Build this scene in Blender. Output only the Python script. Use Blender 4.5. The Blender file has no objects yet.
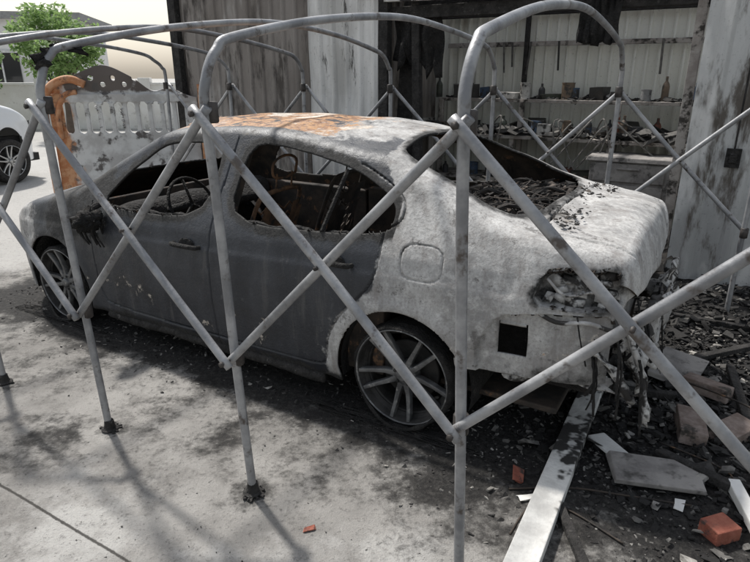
import bpy, math, random
import numpy as np
from mathutils import Vector, Matrix
random.seed(7); rng=np.random.RandomState(5)
scene=bpy.context.scene
R=math.radians
# ------------------------------------------------------------------ helpers
def link(o,parent=None,loc=None,rot=None):
    scene.collection.objects.link(o)
    if parent: o.parent=parent
    if loc is not None: o.location=loc
    if rot is not None: o.rotation_euler=rot
    return o
def empty(name,loc=(0,0,0),rz=0):
    e=bpy.data.objects.new(name,None); e.empty_display_size=0.2
    return link(e,None,loc,(0,0,rz))
def mesh(name,v,f,mats,parent=None,smooth=False,loc=None,rot=None,mi=None,col=None,attr='zone'):
    me=bpy.data.meshes.new(name); me.from_pydata([tuple(map(float,p)) for p in v] if not isinstance(v,np.ndarray) else v.tolist(),[],f if not isinstance(f,np.ndarray) else f.tolist())
    if not isinstance(mats,(list,tuple)): mats=[mats]
    for m in mats: me.materials.append(m)
    if mi is not None: me.polygons.foreach_set('material_index',np.asarray(mi,dtype=np.int32))
    if smooth: me.polygons.foreach_set('use_smooth',np.ones(len(me.polygons),dtype=bool))
    if col is not None:
        a=me.color_attributes.new(attr,'FLOAT_COLOR','POINT')
        c=np.ones((len(me.vertices),4),dtype=np.float32); c[:,:3]=col
        a.data.foreach_set('color',c.ravel())
    me.update()
    return link(bpy.data.objects.new(name,me),parent,loc,rot)
class MB:
    """mesh accumulator"""
    def __init__(s): s.v=[];s.f=[];s.m=[];s.t=[]
    def add(s,v,f,m=0,t=0.5):
        o=len(s.v); s.v+= [tuple(p) for p in v]; s.f+=[tuple(i+o for i in q) for q in f]; s.m+=[m]*len(f); s.t+=[t]*len(v)
    def box(s,c,d,rot=None,m=0,jit=0,t=0.5,taper=1.0):
        P=[]
        for z in(-1,1):
            for x,y in((-1,-1),(1,-1),(1,1),(-1,1)):
                k=taper if z>0 else 1
                p=Vector((x*d[0]/2*k,y*d[1]/2*k,z*d[2]/2))
                if jit: p+=Vector([random.uniform(-jit,jit)*dd for dd in d])
                if rot is not None: p=rot@p
                P.append(p+Vector(c))
        s.add(P,[(3,2,1,0),(4,5,6,7),(0,1,5,4),(1,2,6,5),(2,3,7,6),(3,0,4,7)],m,t)
    def tube(s,pts,r,seg=8,m=0,closed=False,t=0.5,cap=True,wob=0):
        pts=[Vector(p) for p in pts]; n=len(pts)
        rr=r if hasattr(r,'__len__') else [r]*n
        V=[];F=[]
        prev=None
        for i,p in enumerate(pts):
            if closed: tn=(pts[(i+1)%n]-pts[i-1]).normalized()
            else: tn=(pts[min(i+1,n-1)]-pts[max(i-1,0)]).normalized()
            if prev is None:
                a=tn.orthogonal().normalized()
            else:
                a=(prev-tn*prev.dot(tn)).normalized()
            prev=a; b=tn.cross(a)
            for k in range(seg):
                th=2*math.pi*k/seg
                V.append(p+(a*math.cos(th)+b*math.sin(th))*rr[i]*(1+random.uniform(-wob,wob)))
        for i in range(n-(0 if closed else 1)):
            j=(i+1)%n
            for k in range(seg):
                k2=(k+1)%seg
                F.append((i*seg+k,i*seg+k2,j*seg+k2,j*seg+k))
        if cap and not closed:
            F.append(tuple(range(seg))[::-1]); F.append(tuple((n-1)*seg+k for k in range(seg)))
        s.add(V,F,m,t)
    def lathe(s,prof,seg=24,M=None,m=0,t=0.5,closed=False):
        V=[];F=[];n=len(prof)
        for r,h in prof:
            for k in range(seg):
                th=2*math.pi*k/seg
                p=Vector((r*math.cos(th),r*math.sin(th),h))
                V.append(M@p if M is not None else p)
        for i in range(n if closed else n-1):
            j=(i+1)%n
            for k in range(seg):
                k2=(k+1)%seg
                F.append((i*seg+k,i*seg+k2,j*seg+k2,j*seg+k))
        s.add(V,F,m,t)
    def obj(s,name,mats,parent=None,smooth=False,loc=None,rot=None,bevel=0,auto=False):
        col=np.zeros((len(s.v),3)); col[:,0]=s.t; col[:,1]=s.t; col[:,2]=s.t
        o=mesh(name,s.v,s.f,mats,parent,smooth,loc,rot,s.m,col,'tone')
        if bevel:
            b=o.modifiers.new('b','BEVEL'); b.width=bevel; b.segments=2; b.limit_method='ANGLE'
        return o
def spline(pts,n=8):
    P=[Vector(p) for p in pts]; out=[]
    for i in range(len(P)-1):
        p0=P[max(i-1,0)];p1=P[i];p2=P[i+1];p3=P[min(i+2,len(P)-1)]
        for k in range(n):
            t=k/n
            out.append(0.5*((2*p1)+(p2-p0)*t+(2*p0-5*p1+4*p2-p3)*t*t+(3*p1-p0-3*p2+p3)*t**3))
    out.append(P[-1]); return out
_ns={}
def nz(x,y,z,scale,seed=0):
    if seed not in _ns:
        r=np.random.RandomState(seed+100)
        d=r.normal(size=(14,3)); d/=np.linalg.norm(d,axis=1)[:,None]
        _ns[seed]=(d*r.uniform(.6,1.9,size=(14,1)),r.uniform(0,6.28,14))
    d,ph=_ns[seed]; s=0
    for i in range(14): s=s+np.sin((x*d[i,0]+y*d[i,1]+z*d[i,2])*scale*3.1+ph[i])
    return s/5.0
def sstep(a,b,x):
    t=np.clip((x-a)/(b-a),0,1); return t*t*(3-2*t)
# ------------------------------------------------------------------ materials
class NT:
    def __init__(s,name):
        s.mat=bpy.data.materials.new(name); s.mat.use_nodes=True
        s.t=s.mat.node_tree; s.t.nodes.clear()
        s.out=s.n('ShaderNodeOutputMaterial'); s.b=s.n('ShaderNodeBsdfPrincipled')
        s.l(s.b.outputs[0],s.out.inputs[0])
        tc=s.n('ShaderNodeTexCoord'); s.co=tc.outputs['Object']
    def n(s,t): return s.t.nodes.new(t)
    def l(s,a,b): s.t.links.new(a,b)
    def setv(s,inp,v):
        if isinstance(v,bpy.types.NodeSocket): s.l(v,inp)
        elif isinstance(v,(tuple,list)) and len(v)==3 and len(inp.default_value)==4: inp.default_value=(*v,1)
        else: inp.default_value=v
    def noise(s,scale,detail=5,rough=.6,stretch=None,off=0):
        m=s.n('ShaderNodeMapping'); s.l(s.co,m.inputs[0])
        m.inputs['Location'].default_value=(off,off*1.7,off*.3)
        if stretch: m.inputs['Scale'].default_value=stretch
        n=s.n('ShaderNodeTexNoise'); s.l(m.outputs[0],n.inputs['Vector'])
        n.inputs['Scale'].default_value=scale; n.inputs['Detail'].default_value=detail; n.inputs['Roughness'].default_value=rough
        return n.outputs[0]
    def ramp(s,v,a,b,lo=0.,hi=1.):
        n=s.n('ShaderNodeMapRange'); n.interpolation_type='SMOOTHSTEP'
        s.setv(n.inputs[0],v); n.inputs[1].default_value=a; n.inputs[2].default_value=b; n.inputs[3].default_value=lo; n.inputs[4].default_value=hi
        return n.outputs[0]
    def math(s,op,a,b=0.):
        n=s.n('ShaderNodeMath'); n.operation=op; s.setv(n.inputs[0],a); s.setv(n.inputs[1],b); return n.outputs[0]
    def mix(s,f,a,b):
        n=s.n('ShaderNodeMix'); n.data_type='RGBA'; s.setv(n.inputs[0],f); s.setv(n.inputs[6],a); s.setv(n.inputs[7],b); return n.outputs[2]
    def attr(s,name):
        n=s.n('ShaderNodeAttribute'); n.attribute_name=name
        sp=s.n('ShaderNodeSeparateColor'); s.l(n.outputs['Color'],sp.inputs[0]); return sp.outputs
    def bump(s,h,strength,dist):
        n=s.n('ShaderNodeBump'); n.inputs['Strength'].default_value=strength; n.inputs['Distance'].default_value=dist
        s.l(h,n.inputs['Height']); s.l(n.outputs[0],s.b.inputs['Normal'])
    def fin(s,col,rough=.8,metal=0.,spec=None):
        s.setv(s.b.inputs['Base Color'],col); s.setv(s.b.inputs['Roughness'],rough); s.setv(s.b.inputs['Metallic'],metal)
        if spec is not None: s.b.inputs['Specular IOR Level'].default_value=spec
        return s.mat
def m_noise(name,c1,c2,scale=5,rough=.85,metal=0,c3=None,s3=20,th=(.55,.7),bump=.3,bd=.01,stretch=None,spec=None,bs=40):
    t=NT(name)
    n=t.noise(scale,5,.65,stretch); c=t.mix(t.ramp(n,.35,.65),c1,c2)
    if c3: c=t.mix(t.ramp(t.noise(s3,4,.7,stretch,3.3),*th),c,c3)
    t.bump(t.noise(bs,3,.6),bump,bd)
    return t.fin(c,rough,metal,spec)
def m_tone(name,ca,cb,rough=.9,scale=25):
    t=NT(name); a=t.attr('tone')[0]
    c=t.mix(a,ca,cb); n=t.noise(scale,4)
    c=t.mix(t.ramp(n,.35,.7),c,t.mix(.6,c,(.02,.019,.018)))
    t.bump(t.noise(60,3),.5,.01); return t.fin(c,rough)

def mat_burnt():
    t=NT('burnt_paint'); z=t.attr('zone'); R_,G_,B_=z[0],z[1],z[2]
    n1=t.noise(4,6,.62); n2=t.noise(18,6,.7,None,2.); n3=t.noise(5,5,.6,(1,1,.35),5.); n4=t.noise(80,5,.75,None,1.)
    st=t.noise(15,5,.65,(1,1,.10),8.)
    paint=t.mix(t.ramp(n3,.35,.7),(.022,.024,.030),(.045,.048,.056))
    paint=t.mix(t.ramp(n2,.56,.80,0,.8),paint,(.10,.10,.102))
    paint=t.mix(t.ramp(st,.56,.74,0,.5),paint,(.12,.115,.11))
    paint=t.mix(t.ramp(n1,.56,.70,0,.5),paint,(.015,.014,.014))
    paint=t.mix(t.ramp(n4,.62,.75,0,.5),paint,(.12,.12,.12))
    ash=t.mix(t.ramp(n3,.32,.66),(.27,.265,.26),(.50,.49,.475))
    ash=t.mix(t.ramp(n2,.42,.72,0,.75),ash,(.64,.63,.61))
    ash=t.mix(t.ramp(n4,.44,.66,0,.6),ash,(.23,.215,.205))
    ash=t.mix(t.ramp(n1,.48,.66,0,.6),ash,(.24,.222,.208))
    ash=t.mix(t.ramp(st,.50,.68,0,.6),ash,(.22,.20,.187))
    sm=t.noise(2.2,6,.72,(1,1,.6),14.)
    ash=t.mix(t.ramp(sm,.53,.68,0,.6),ash,(.15,.14,.132))
    ash=t.mix(t.ramp(t.noise(9,6,.8,None,9.),.57,.64,0,.65),ash,(.09,.083,.078))
    rust=t.mix(t.ramp(n2,.4,.6),(.22,.095,.04),(.46,.25,.11))
    rust=t.mix(t.ramp(n1,.52,.62),rust,(.58,.52,.45))
    rust=t.mix(t.ramp(n4,.5,.65,0,.6),rust,(.09,.06,.045))
    wob=t.math('MULTIPLY',t.math('SUBTRACT',t.math('ADD',n1,t.math('MULTIPLY',n2,.7)),.85),1.3)
    c=t.mix(t.ramp(t.math('ADD',R_,wob),.36,.62),paint,ash)
    c=t.mix(t.ramp(t.math('ADD',G_,t.math('MULTIPLY',wob,1.8)),.42,.64),c,rust)
    so=t.ramp(t.math('ADD',B_,wob),.32,.78)
    c=t.mix(so,c,t.mix(t.ramp(n4,.4,.65),(.011,.0105,.010),(.036,.034,.032)))
    notp=t.ramp(t.math('ADD',R_,wob),.3,.6)
    rg=t.math('MAXIMUM',t.math('MULTIPLY',notp,.85),t.math('MAXIMUM',t.math('MULTIPLY',so,.8),t.ramp(n2,.3,.7,.34,.6)))
    h=t.math('ADD',t.math('MULTIPLY',n2,1.),t.math('MULTIPLY',n4,.45))
    t.bump(h,.5,.010)
    return t.fin(c,rg)
M_BURN=mat_burnt()
M_CHAR=m_noise('charred_black',(.012,.011,.010),(.035,.032,.030),14,.92,bump=.8,bd=.02,c3=(.10,.095,.09),s3=30,th=(.6,.72))
M_SOOT=m_noise('black_soot',(.009,.0085,.008),(.022,.02,.019),14,.95,bump=.9,bd=.03,c3=(.06,.055,.05),s3=18,th=(.58,.7))
M_INNER=m_noise('sooty_steel',(.02,.018,.016),(.06,.045,.035),8,.85,c3=(.20,.11,.06),s3=9,th=(.58,.7))
M_RUSTY=m_noise('rusty_steel',(.09,.05,.03),(.22,.12,.065),12,.85,c3=(.03,.028,.026),s3=9,th=(.5,.65))
M_ASHM=m_noise('ashed_metal',(.26,.25,.24),(.55,.54,.525),9,.85,c3=(.03,.027,.025),s3=8,th=(.46,.56),bump=.5)
M_ALLOY=m_noise('burnt_alloy',(.09,.09,.092),(.20,.20,.20),10,.5,.5,c3=(.34,.33,.32),s3=20,th=(.54,.7),bump=.25)
M_RIMDK=m_noise('rim_barrel',(.016,.0155,.015),(.045,.042,.04),10,.75,.2)
M_TUBE=m_noise('galvanised_tube',(.19,.192,.20),(.37,.37,.375),5,.46,.3,c3=(.09,.075,.065),s3=11,th=(.55,.70),bump=.25,bd=.004,bs=90)
M_PLANKW=m_noise('scorched_white_plank',(.66,.65,.62),(.46,.45,.43),8,.8,c3=(.03,.028,.026),s3=4,th=(.50,.57),bump=.4)
M_PLANKG=m_noise('scorched_grey_plank',(.25,.22,.2),(.38,.35,.32),8,.85,c3=(.04,.035,.03),s3=7,th=(.5,.62),bump=.5)
M_BRICK=m_noise('red_brick',(.24,.07,.045),(.33,.12,.08),14,.9,c3=(.06,.045,.04),s3=9,th=(.5,.62),bump=.6)
M_BRICKG=m_noise('sooty_brick',(.16,.12,.10),(.26,.21,.185),14,.9,c3=(.04,.035,.03),s3=9,th=(.5,.66),bump=.6)
M_SLAB=m_noise('sooty_tile',(.20,.185,.175),(.31,.29,.27),8,.85,c3=(.06,.055,.05),s3=6,th=(.5,.66))
M_WHITE=m_noise('chalky_tile',(.6,.59,.56),(.7,.69,.67),8,.8,c3=(.2,.19,.18),s3=9,th=(.58,.7))
def m_flat(name,c,rough=.6,metal=0,k=.75):
    return m_noise(name,c,tuple(x*k for x in c),9,rough,metal,bump=.15)
# ------------------------------------------------------------------ camera / light
cam_d=bpy.data.cameras.new('camera'); cam=bpy.data.objects.new('camera',cam_d); scene.collection.objects.link(cam)
cam.location=(0,0,1.62); cam.rotation_euler=(R(90-19.4),0,0); cam_d.sensor_width=36; cam_d.lens=28.27; cam_d.clip_end=1000; cam_d.clip_start=.05
scene.camera=cam
SUN_EL,SUN_AZ=56,-38
w=bpy.data.worlds.new('World'); scene.world=w; w.use_nodes=True
nt=w.node_tree; bg=nt.nodes['Background']
sk=nt.nodes.new('ShaderNodeTexSky'); sk.sky_type='NISHITA'; sk.sun_disc=False; sk.sun_elevation=R(SUN_EL); sk.sun_rotation=R(SUN_AZ); sk.dust_density=2.0; sk.air_density=1.6; sk.ozone_density=1
hs=nt.nodes.new('ShaderNodeHueSaturation'); hs.inputs['Saturation'].default_value=.42
nt.links.new(sk.outputs[0],hs.inputs['Color']); nt.links.new(hs.outputs[0],bg.inputs[0]); bg.inputs[1].default_value=.15
sd=bpy.data.lights.new('sun','SUN'); sd.energy=4.6; sd.angle=R(3); sd.color=(1,.97,.92)
so=bpy.data.objects.new('sun',sd); scene.collection.objects.link(so)
dv=Vector((math.sin(R(SUN_AZ))*math.cos(R(SUN_EL)),math.cos(R(SUN_AZ))*math.cos(R(SUN_EL)),math.sin(R(SUN_EL))))
so.rotation_euler=dv.to_track_quat('Z','Y').to_euler(); so.location=(0,0,20)
scene.view_settings.view_transform='Standard'; scene.view_settings.look='None'; scene.view_settings.exposure=0
# ------------------------------------------------------------------ frames of reference
RZ=math.atan2(.506,-.863)
D=np.array([-.863,.506]); N=np.array([.506,.863])
CAR0=np.array([.557,3.222])
WB=2.62
# ------------------------------------------------------------------ ground
def build_ground():
    k=np.linspace(-1,1,420)
    def sp(k,a,b): return a*np.sinh(b*k)/np.sinh(b)
    xs=sp(k,200,7.2)+0.0; ys=sp(k,200,7.2)+2.6
    X,Y=np.meshgrid(xs,ys,indexing='ij')
    near=np.exp(-((X)**2+(Y-2.5)**2)/60)
    Z=near*(.004*nz(X,Y,0,.9,1)+.002*nz(X,Y,0,4,2))
    rx=X-CAR0[0]; ry=Y-CAR0[1]
    lx=rx*D[0]+ry*D[1]; ly=-(rx*N[0]+ry*N[1])
    qx=np.maximum(np.abs(lx-1.25)-2.1,0); qy=np.maximum(np.abs(ly)-.75,0)
    dc=np.sqrt(qx**2+qy**2)
    soot=1.25*np.exp(-(dc/.42)**2)
    soot=np.maximum(soot,.60*np.exp(-(dc/.85)**2))
    rr=sstep(.42,.85,X)*sstep(1.2,1.8,Y)*(1-sstep(5.5,8,X))
    back=sstep(.75,1.15,-ly)*(1-sstep(4.2,5.2,-ly))*(1-sstep(3.2,4.6,lx))
    soot=np.maximum(soot,np.maximum(1.05*rr,1.0*back))
    for cx,cy,r,a in((-1.52,2.36,.28,.66),(-1.0,2.7,.45,.5),(-.2,2.15,.38,.55),(.35,2.05,.45,.95),(-.51,1.97,.14,.9),(-1.277,2.44,.12,.6),(-1.99,2.87,.14,.6),(.55,1.75,.32,.7),(-2.1,3.1,.4,.6),(-.75,2.45,.3,.55),(.05,1.85,.2,.45)):
        soot=np.maximum(soot,a*np.exp(-((X-cx)**2+(Y-cy)**2)/r**2))
    light=np.zeros_like(X)
    for cx,cy,r,a in((-1.15,1.78,.35,.9),(-.5,1.6,.3,.7),(.1,1.62,.28,.8),(.42,1.55,.22,.7),(-.2,1.6,.25,.6),(-2.3,2.6,.5,.5),(-1.3,2.1,.3,.6),(-.9,2.1,.25,.4)):
        light=np.maximum(light,a*np.exp(-((X-cx)**2+(Y-cy)**2)/r**2))
    far=sstep(5.0,6.5,Y-.3*X)*(1-sstep(-2.5,-1.2,X+.15*(Y-6)))
    light=np.maximum(light,far*1.0)  # sunlit brightness of the far left ground put into its colour
    n=len(k); idx=np.arange(n*n).reshape(n,n)
    F=np.stack([idx[:-1,:-1],idx[1:,:-1],idx[1:,1:],idx[:-1,1:]],-1).reshape(-1,4)
    V=np.stack([X,Y,Z],-1).reshape(-1,3)
    col=np.stack([soot,light,0*soot],-1).reshape(-1,3)
    t=NT('sooty_concrete'); z=t.attr('zone')
    n1=t.noise(1.3,6,.65); n2=t.noise(5,6,.7,None,2); n3=t.noise(40,5,.7,None,4); n4=t.noise(170,3,.7,None,6); n5=t.noise(2.6,6,.72,None,11)
    c=t.mix(t.ramp(n1,.35,.65),(.205,.195,.182),(.32,.307,.288))
    c=t.mix(t.ramp(n2,.46,.68,0,.6),c,(.14,.132,.122))
    c=t.mix(t.ramp(n5,.50,.64,0,.45),c,(.12,.112,.103))
    c=t.mix(t.ramp(t.math('ADD',z[1],t.math('MULTIPLY',t.math('SUBTRACT',n2,.5),2.0)),.35,.95,0,.72),c,(.47,.458,.437))
    c=t.mix(t.ramp(n3,.54,.7,0,.6),c,(.08,.075,.07))
    c=t.mix(t.ramp(n4,.58,.72,0,.45),c,(.44,.42,.39))
    c=t.mix(t.ramp(n4,.28,.42,.6,0),c,(.05,.047,.043))
    w1=t.math('MULTIPLY',t.math('SUBTRACT',t.math('ADD',n5,t.math('ADD',n2,t.math('MULTIPLY',n3,.5))),1.25),1.5)
    s_=t.ramp(t.math('ADD',z[0],w1),.26,.86)
    c=t.mix(s_,c,t.mix(t.ramp(n3,.4,.7),(.013,.012,.0115),(.045,.042,.039)))
    sx=t.n('ShaderNodeSeparateXYZ'); t.l(t.co,sx.inputs[0])
    jj=t.math('ABSOLUTE',t.math('ADD',t.math('ADD',t.math('MULTIPLY',sx.outputs[0],.506),t.math('MULTIPLY',sx.outputs[1],.863)),-(-1.57*.506+2.04*.863)))
    jn=t.math('ADD',jj,t.math('MULTIPLY',t.math('SUBTRACT',n3,.5),.012))
    c=t.mix(t.ramp(jn,.003,.008,.9,0),c,(.035,.032,.028))
    h=t.math('ADD',t.math('MULTIPLY',n2,.6),t.math('ADD',t.math('MULTIPLY',n3,.6),t.math('MULTIPLY',n4,.35)))
    t.bump(h,.7,.022)
    m=t.fin(c,t.ramp(s_,0,1,.88,.8),0,.3)
    mesh('ground',V,F,m,None,True,col=col)
build_ground()
# ------------------------------------------------------------------ car body generator
def table(tab,sig,comp=True):
    if comp: tab=[((x if x<2.2 else 2.2+(x-2.2)*.84),v) for x,v in tab]
    xs=np.arange(-1.2,4.0,.002); v=np.interp(xs,*zip(*tab))
    k=np.exp(-.5*(np.arange(-150,151)*.002/sig)**2); k/=k.sum()
    v=np.convolve(np.pad(v,150,mode='reflect',reflect_type='odd'),k,'valid')
    return lambda x: np.interp(x,xs,v)
T_ze=table([(-1.2,.9),(-.88,.985),(-.8,1.0),(-.6,1.03),(-.45,1.05),(-.28,1.095),(-.08,1.185),(.2,1.29),(.55,1.35),(.95,1.378),(1.4,1.378),(1.65,1.35),(1.85,1.275),(2.1,1.14),(2.35,.99),(2.5,.93),(2.7,.90),(3.0,.855),(3.3,.765),(3.5,.66),(3.62,.56),(4,.25)],.03)
T_zc=table([(-1.2,.9),(-.9,1.02),(-.82,1.06),(-.6,1.075),(-.5,1.085),(-.34,1.14),(-.08,1.26),(.22,1.37),(.6,1.42),(1.1,1.437),(1.5,1.43),(1.8,1.38),(2.1,1.27),(2.5,1.09),(2.8,.96),(3.0,.92),(3.3,.84),(3.5,.74),(3.62,.62),(4,.35)],.03)
T_w=table([(-1.2,.4),(-.95,.70),(-.88,.765),(-.8,.815),(-.6,.858),(-.3,.882),(.2,.888),(1.2,.892),(2.4,.888),(2.9,.88),(3.15,.85),(3.35,.78),(3.5,.68),(3.62,.54),(4,.1)],.035)
T_g=table([(0,-.13),(.12,-.085),(.2,-.045),(.28,-.018),(.36,-.012),(.5,0),(.66,.004),(.75,0),(.79,-.004),(.81,-.014),(.88,-.03),(.94,-.055),(1.0,-.088),(1.6,-.45)],.009,False)
XF=3.39
def belt(x): return np.interp(x,[-.9,0,.5,1.2,2.2,3.0,3.62],[.965,.96,.94,.915,.885,.865,.85])
def fside(x,z):
    y=T_w(x)+T_g(z-(belt(x)-.94))
    for cx in(0.,WB):
        r=np.sqrt((x-cx)**2+(z-.31)**2)
        y=y+.014*np.exp(-((r-.36)/.045)**2)*(z>-.1)
    return y
def poly_near(px,pz,poly,closed=True):
    P=np.array(poly,float); Q=np.roll(P,-1,0)
    if not closed: P=P[:-1];Q=Q[:-1]
    best=np.full(px.shape,1e9); bx=px.copy(); bz=pz.copy(); ins=np.zeros(px.shape,bool)
    for (ax,az),(cx,cz) in zip(P,Q):
        dx,dz=cx-ax,cz-az; L=dx*dx+dz*dz+1e-12
        t=np.clip(((px-ax)*dx+(pz-az)*dz)/L,0,1); nx=ax+t*dx; nzz=az+t*dz
        d=(px-nx)**2+(pz-nzz)**2; m=d<best
        best=np.where(m,d,best); bx=np.where(m,nx,bx); bz=np.where(m,nzz,bz)
        if closed:
            c=((az>pz)!=(cz>pz))&(px<(cx-ax)*(pz-az)/(cz-az+1e-12)+ax); ins^=c
    return np.sqrt(best),bx,bz,ins
def chaikin(p,n=2,closed=True):
    for _ in range(n):
        q=[]
        m=len(p)
        rngi=range(m) if closed else range(m-1)
        if not closed:q.append(p[0])
        for i in rngi:
            a=np.array(p[i]);b=np.array(p[(i+1)%m]); q+= [tuple(a*.8+b*.2),tuple(a*.2+b*.8)]
        if not closed:q.append(p[-1])
        p=q
    return p
W_F=chaikin([(2.14,.895),(1.96,1.11),(1.74,1.262),(1.55,1.305),(1.235,1.318),(1.25,.915)],2)
W_R=chaikin([(1.075,.92),(1.065,1.315),(.70,1.305),(.36,1.24),(.14,1.145),(.085,1.08),(.10,.975)],2)
ARC=lambda cx:[(cx+.345*math.cos(a),.31+.345*math.sin(a)) for a in np.linspace(0,2*math.pi,72)[:-1]]
HOLE=[(-.455,.555),(-.455,.705),(-.575,.705),(-.575,.555)]
TAIL=chaikin([(-.575,.80),(-.60,.925),(-.70,.945),(-.78,.935),(-.875,.96),(-.895,.80),(-.74,.785)],1)
THOLE=[(-.64,.83),(-.65,.90),(-.74,.905),(-.75,.83)]
BUMP=chaikin([(-.375,.40),(-.37,.60),(-.45,.735),(-.60,.765),(-.92,.78),(-.95,.40)],1)
FUEL=chaikin([(-.185,.815),(-.185,.965),(.015,.965),(.015,.815)],2)
SEAM=[chaikin([(1.165,.2),(1.165,.5),(1.175,.955),(1.16,1.33)],1,False),
      chaikin([(.12,1.0),(.125,.86),(.15,.75),(.33,.57),(.405,.43),(.42,.285),(.50,.262),(2.11,.262),(2.17,.35),(2.18,.6),(2.19,.86),(2.21,.92)],2,False),
      chaikin([(.12,1.0),(.045,1.05),(.055,1.13),(.16,1.20),(.36,1.275)],2,False)]
RW=chaikin([(-.49,0),(-.48,.32),(-.42,.58),(-.28,.60),(-.02,.55),(.20,.50),(.225,.30),(.24,0),(.225,-.30),(.20,-.50),(-.02,-.55),(-.28,-.60),(-.42,-.58),(-.48,-.32)],2)
WS=chaikin([(1.76,0),(1.75,.30),(1.74,.50),(1.95,.545),(2.28,.63),(2.42,.62),(2.58,.40),(2.63,0),(2.58,-.40),(2.42,-.62),(2.28,-.63),(1.95,-.545),(1.74,-.50),(1.75,-.30)],2)
TSEAM=[chaikin([(-.90,.60),(-.6,.635),(-.53,.62),(-.525,.3),(-.53,0),(-.525,-.3),(-.53,-.62),(-.6,-.635),(-.90,-.60)],1,False),
       chaikin([(3.3,.55),(3.1,.66),(2.6,.70),(2.48,.68)],1,False),chaikin([(3.3,-.55),(3.1,-.66),(2.6,-.70),(2.48,-.68)],1,False)]
def build_body(name,parent,h=.006,burnt=True,mats=None,loc=(0,0,-.05)):
    xs=np.arange(-.88,XF+h/2,h); nx=len(xs); r=.045
    ze=T_ze(xs); zc=T_zc(xs)
    zb=np.where(xs<-.29,.46 if burnt else .24,.205); zb=np.where(xs>2.9,.24,zb)
    zref=np.minimum(.9,ze-r-.03)
    def rows(hs,ny):
        L=[]
        n1=int(.7/hs);n2=int(.45/hs)
        for k in range(n1): L.append((0,k/n1))
        for k in range(n2): L.append((1,k/n2))
        for k in range(8): L.append((2,k/8))
        for k in range(ny): L.append((3,k/ny))
        return L
    left=rows(h,int(.62/max(h,.0085)))+[(3,1.)]; right=rows(max(h*2.5,.015),20)[::-1] if burnt else rows(h,int(.62/max(h,.0105)))[::-1]
    spec=[(k,f,1) for k,f in left]+[(k,f,-1) for k,f in right]
    nr=len(spec)
    U=np.zeros((nr,nx));V=np.zeros((nr,nx));K=np.zeros((nr,nx),int);S=np.zeros((nr,nx)); Fr=np.zeros((nr,nx))
    ye=fside(xs,ze); y2=ye-r*1.4
    for i,(k,f,s) in enumerate(spec):
        U[i]=xs;K[i]=k;S[i]=s;Fr[i]=f
        if k==0: V[i]=zb+(zref-zb)*f
        elif k==1: V[i]=zref+(ze-r-zref)*f
        elif k==3: V[i]=y2*(1-f)*s
    push=np.zeros((nr,nx)); side=(K<2); top=(K==3)
    wins=[W_F,W_R]; cuts=[ARC(0.),ARC(WB)]+([HOLE,THOLE] if burnt else [])
    recess=[(TAIL,.075),(BUMP,.020)] if burnt else []
    def dosnap(mask,poly,closed,hh,pdepth=0):
        u=U[mask];v=V[mask]
        b=np.array(poly); m0=(u>b[:,0].min()-.03)&(u<b[:,0].max()+.03)&(v>b[:,1].min()-.03)&(v<b[:,1].max()+.03)
        idx=np.flatnonzero(m0); uu=u[idx];vv=v[idx]
        d,bx,bz,ins=poly_near(uu,vv,poly,closed)
        m=d<hh*.56
        u[idx[m]]=bx[m]; v[idx[m]]=bz[m]; U[mask]=u;V[mask]=v
        if pdepth:
            p=push[mask]; p[idx[m]]=np.maximum(p[idx[m]],pdepth); push[mask]=p
        return 
    for p in wins+cuts: dosnap(side,p,True,h)
    for p,dp in recess: dosnap(side,p,True,h)
    for p in SEAM: dosnap(side,p,False,h,.014)
    if burnt: dosnap(side,FUEL,True,h,.008)
    for p in (RW,WS): dosnap(top,p,True,.0095)
    for p in TSEAM: dosnap(top,p,False,.0095,.022)
    for p,dp in recess:
        d,bx,bz,ins=poly_near(U,V,p,True); m=ins&side&(d>h*.3); push[m]=np.maximum(push[m],dp)
    X=U.copy();Y=np.zeros_like(U);Z=np.zeros_like(U)
    ys=fside(U,V); Y[side]=(ys*S)[side]; Z[side]=V[side]
    zeU=T_ze(U);zcU=T_zc(U);yeU=fside(U,zeU)
    def ztop(yy): return zeU+(zcU-zeU)*(1-np.clip(np.abs(yy)/yeU,0,1)**2.2)
    P0y=fside(U,zeU-r);P0z=zeU-r; P2y=yeU-r*1.4; P2z=ztop(P2y); f=Fr
    a=(K==2)
    Y[a]=(((1-f)**2*P0y+2*f*(1-f)*(yeU+.004)+f*f*P2y)*S)[a]; Z[a]=((1-f)**2*P0z+2*f*(1-f)*(zeU+.004)+f*f*P2z)[a]
    Y[top]=V[top]; Z[top]=ztop(V)[top]
    Y-=np.where(side,push*S,0); Z-=np.where(top,push,0)
    if burnt:
        roof=sstep(1.15,1.33,Z)
        Z+=roof*(.010*nz(X,Y,0,2.2,3)+.004*nz(X,Y,0,7,4)-.012*np.exp(-((X-1.0)/.5)**2-(Y/.4)**2))
        deck=(1-sstep(-.5,-.35,X))*sstep(.93,1.03,Z)
        Z+=deck*(.008*nz(X,Y,0,3,5)+.004*nz(X,Y,0,9,6))
        Z-=deck*.018*np.exp(-((np.abs(Y)-.42)/.10)**2)*np.exp(-((X+.70)/.16)**2)
        Y+=S*(1-roof)*(.0035*nz(X,0,Z,2.5,7)+.0014*nz(X,0,Z,8,8))
        cq=(1-sstep(-.45,-.35,X))*(1-sstep(.8,.95,Z)); Y+=S*cq*(.008*nz(X,Y,Z,6,9)+.004*nz(X,Y,Z,15,33)); 
    idx=np.arange(nr*nx).reshape(nr,nx)
    F=np.stack([idx[:-1,:-1],idx[:-1,1:],idx[1:,1:],idx[1:,:-1]],-1).reshape(-1,4)
    def cen(A): return ((A[:-1,:-1]+A[:-1,1:]+A[1:,1:]+A[1:,:-1])/4).ravel()
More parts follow.
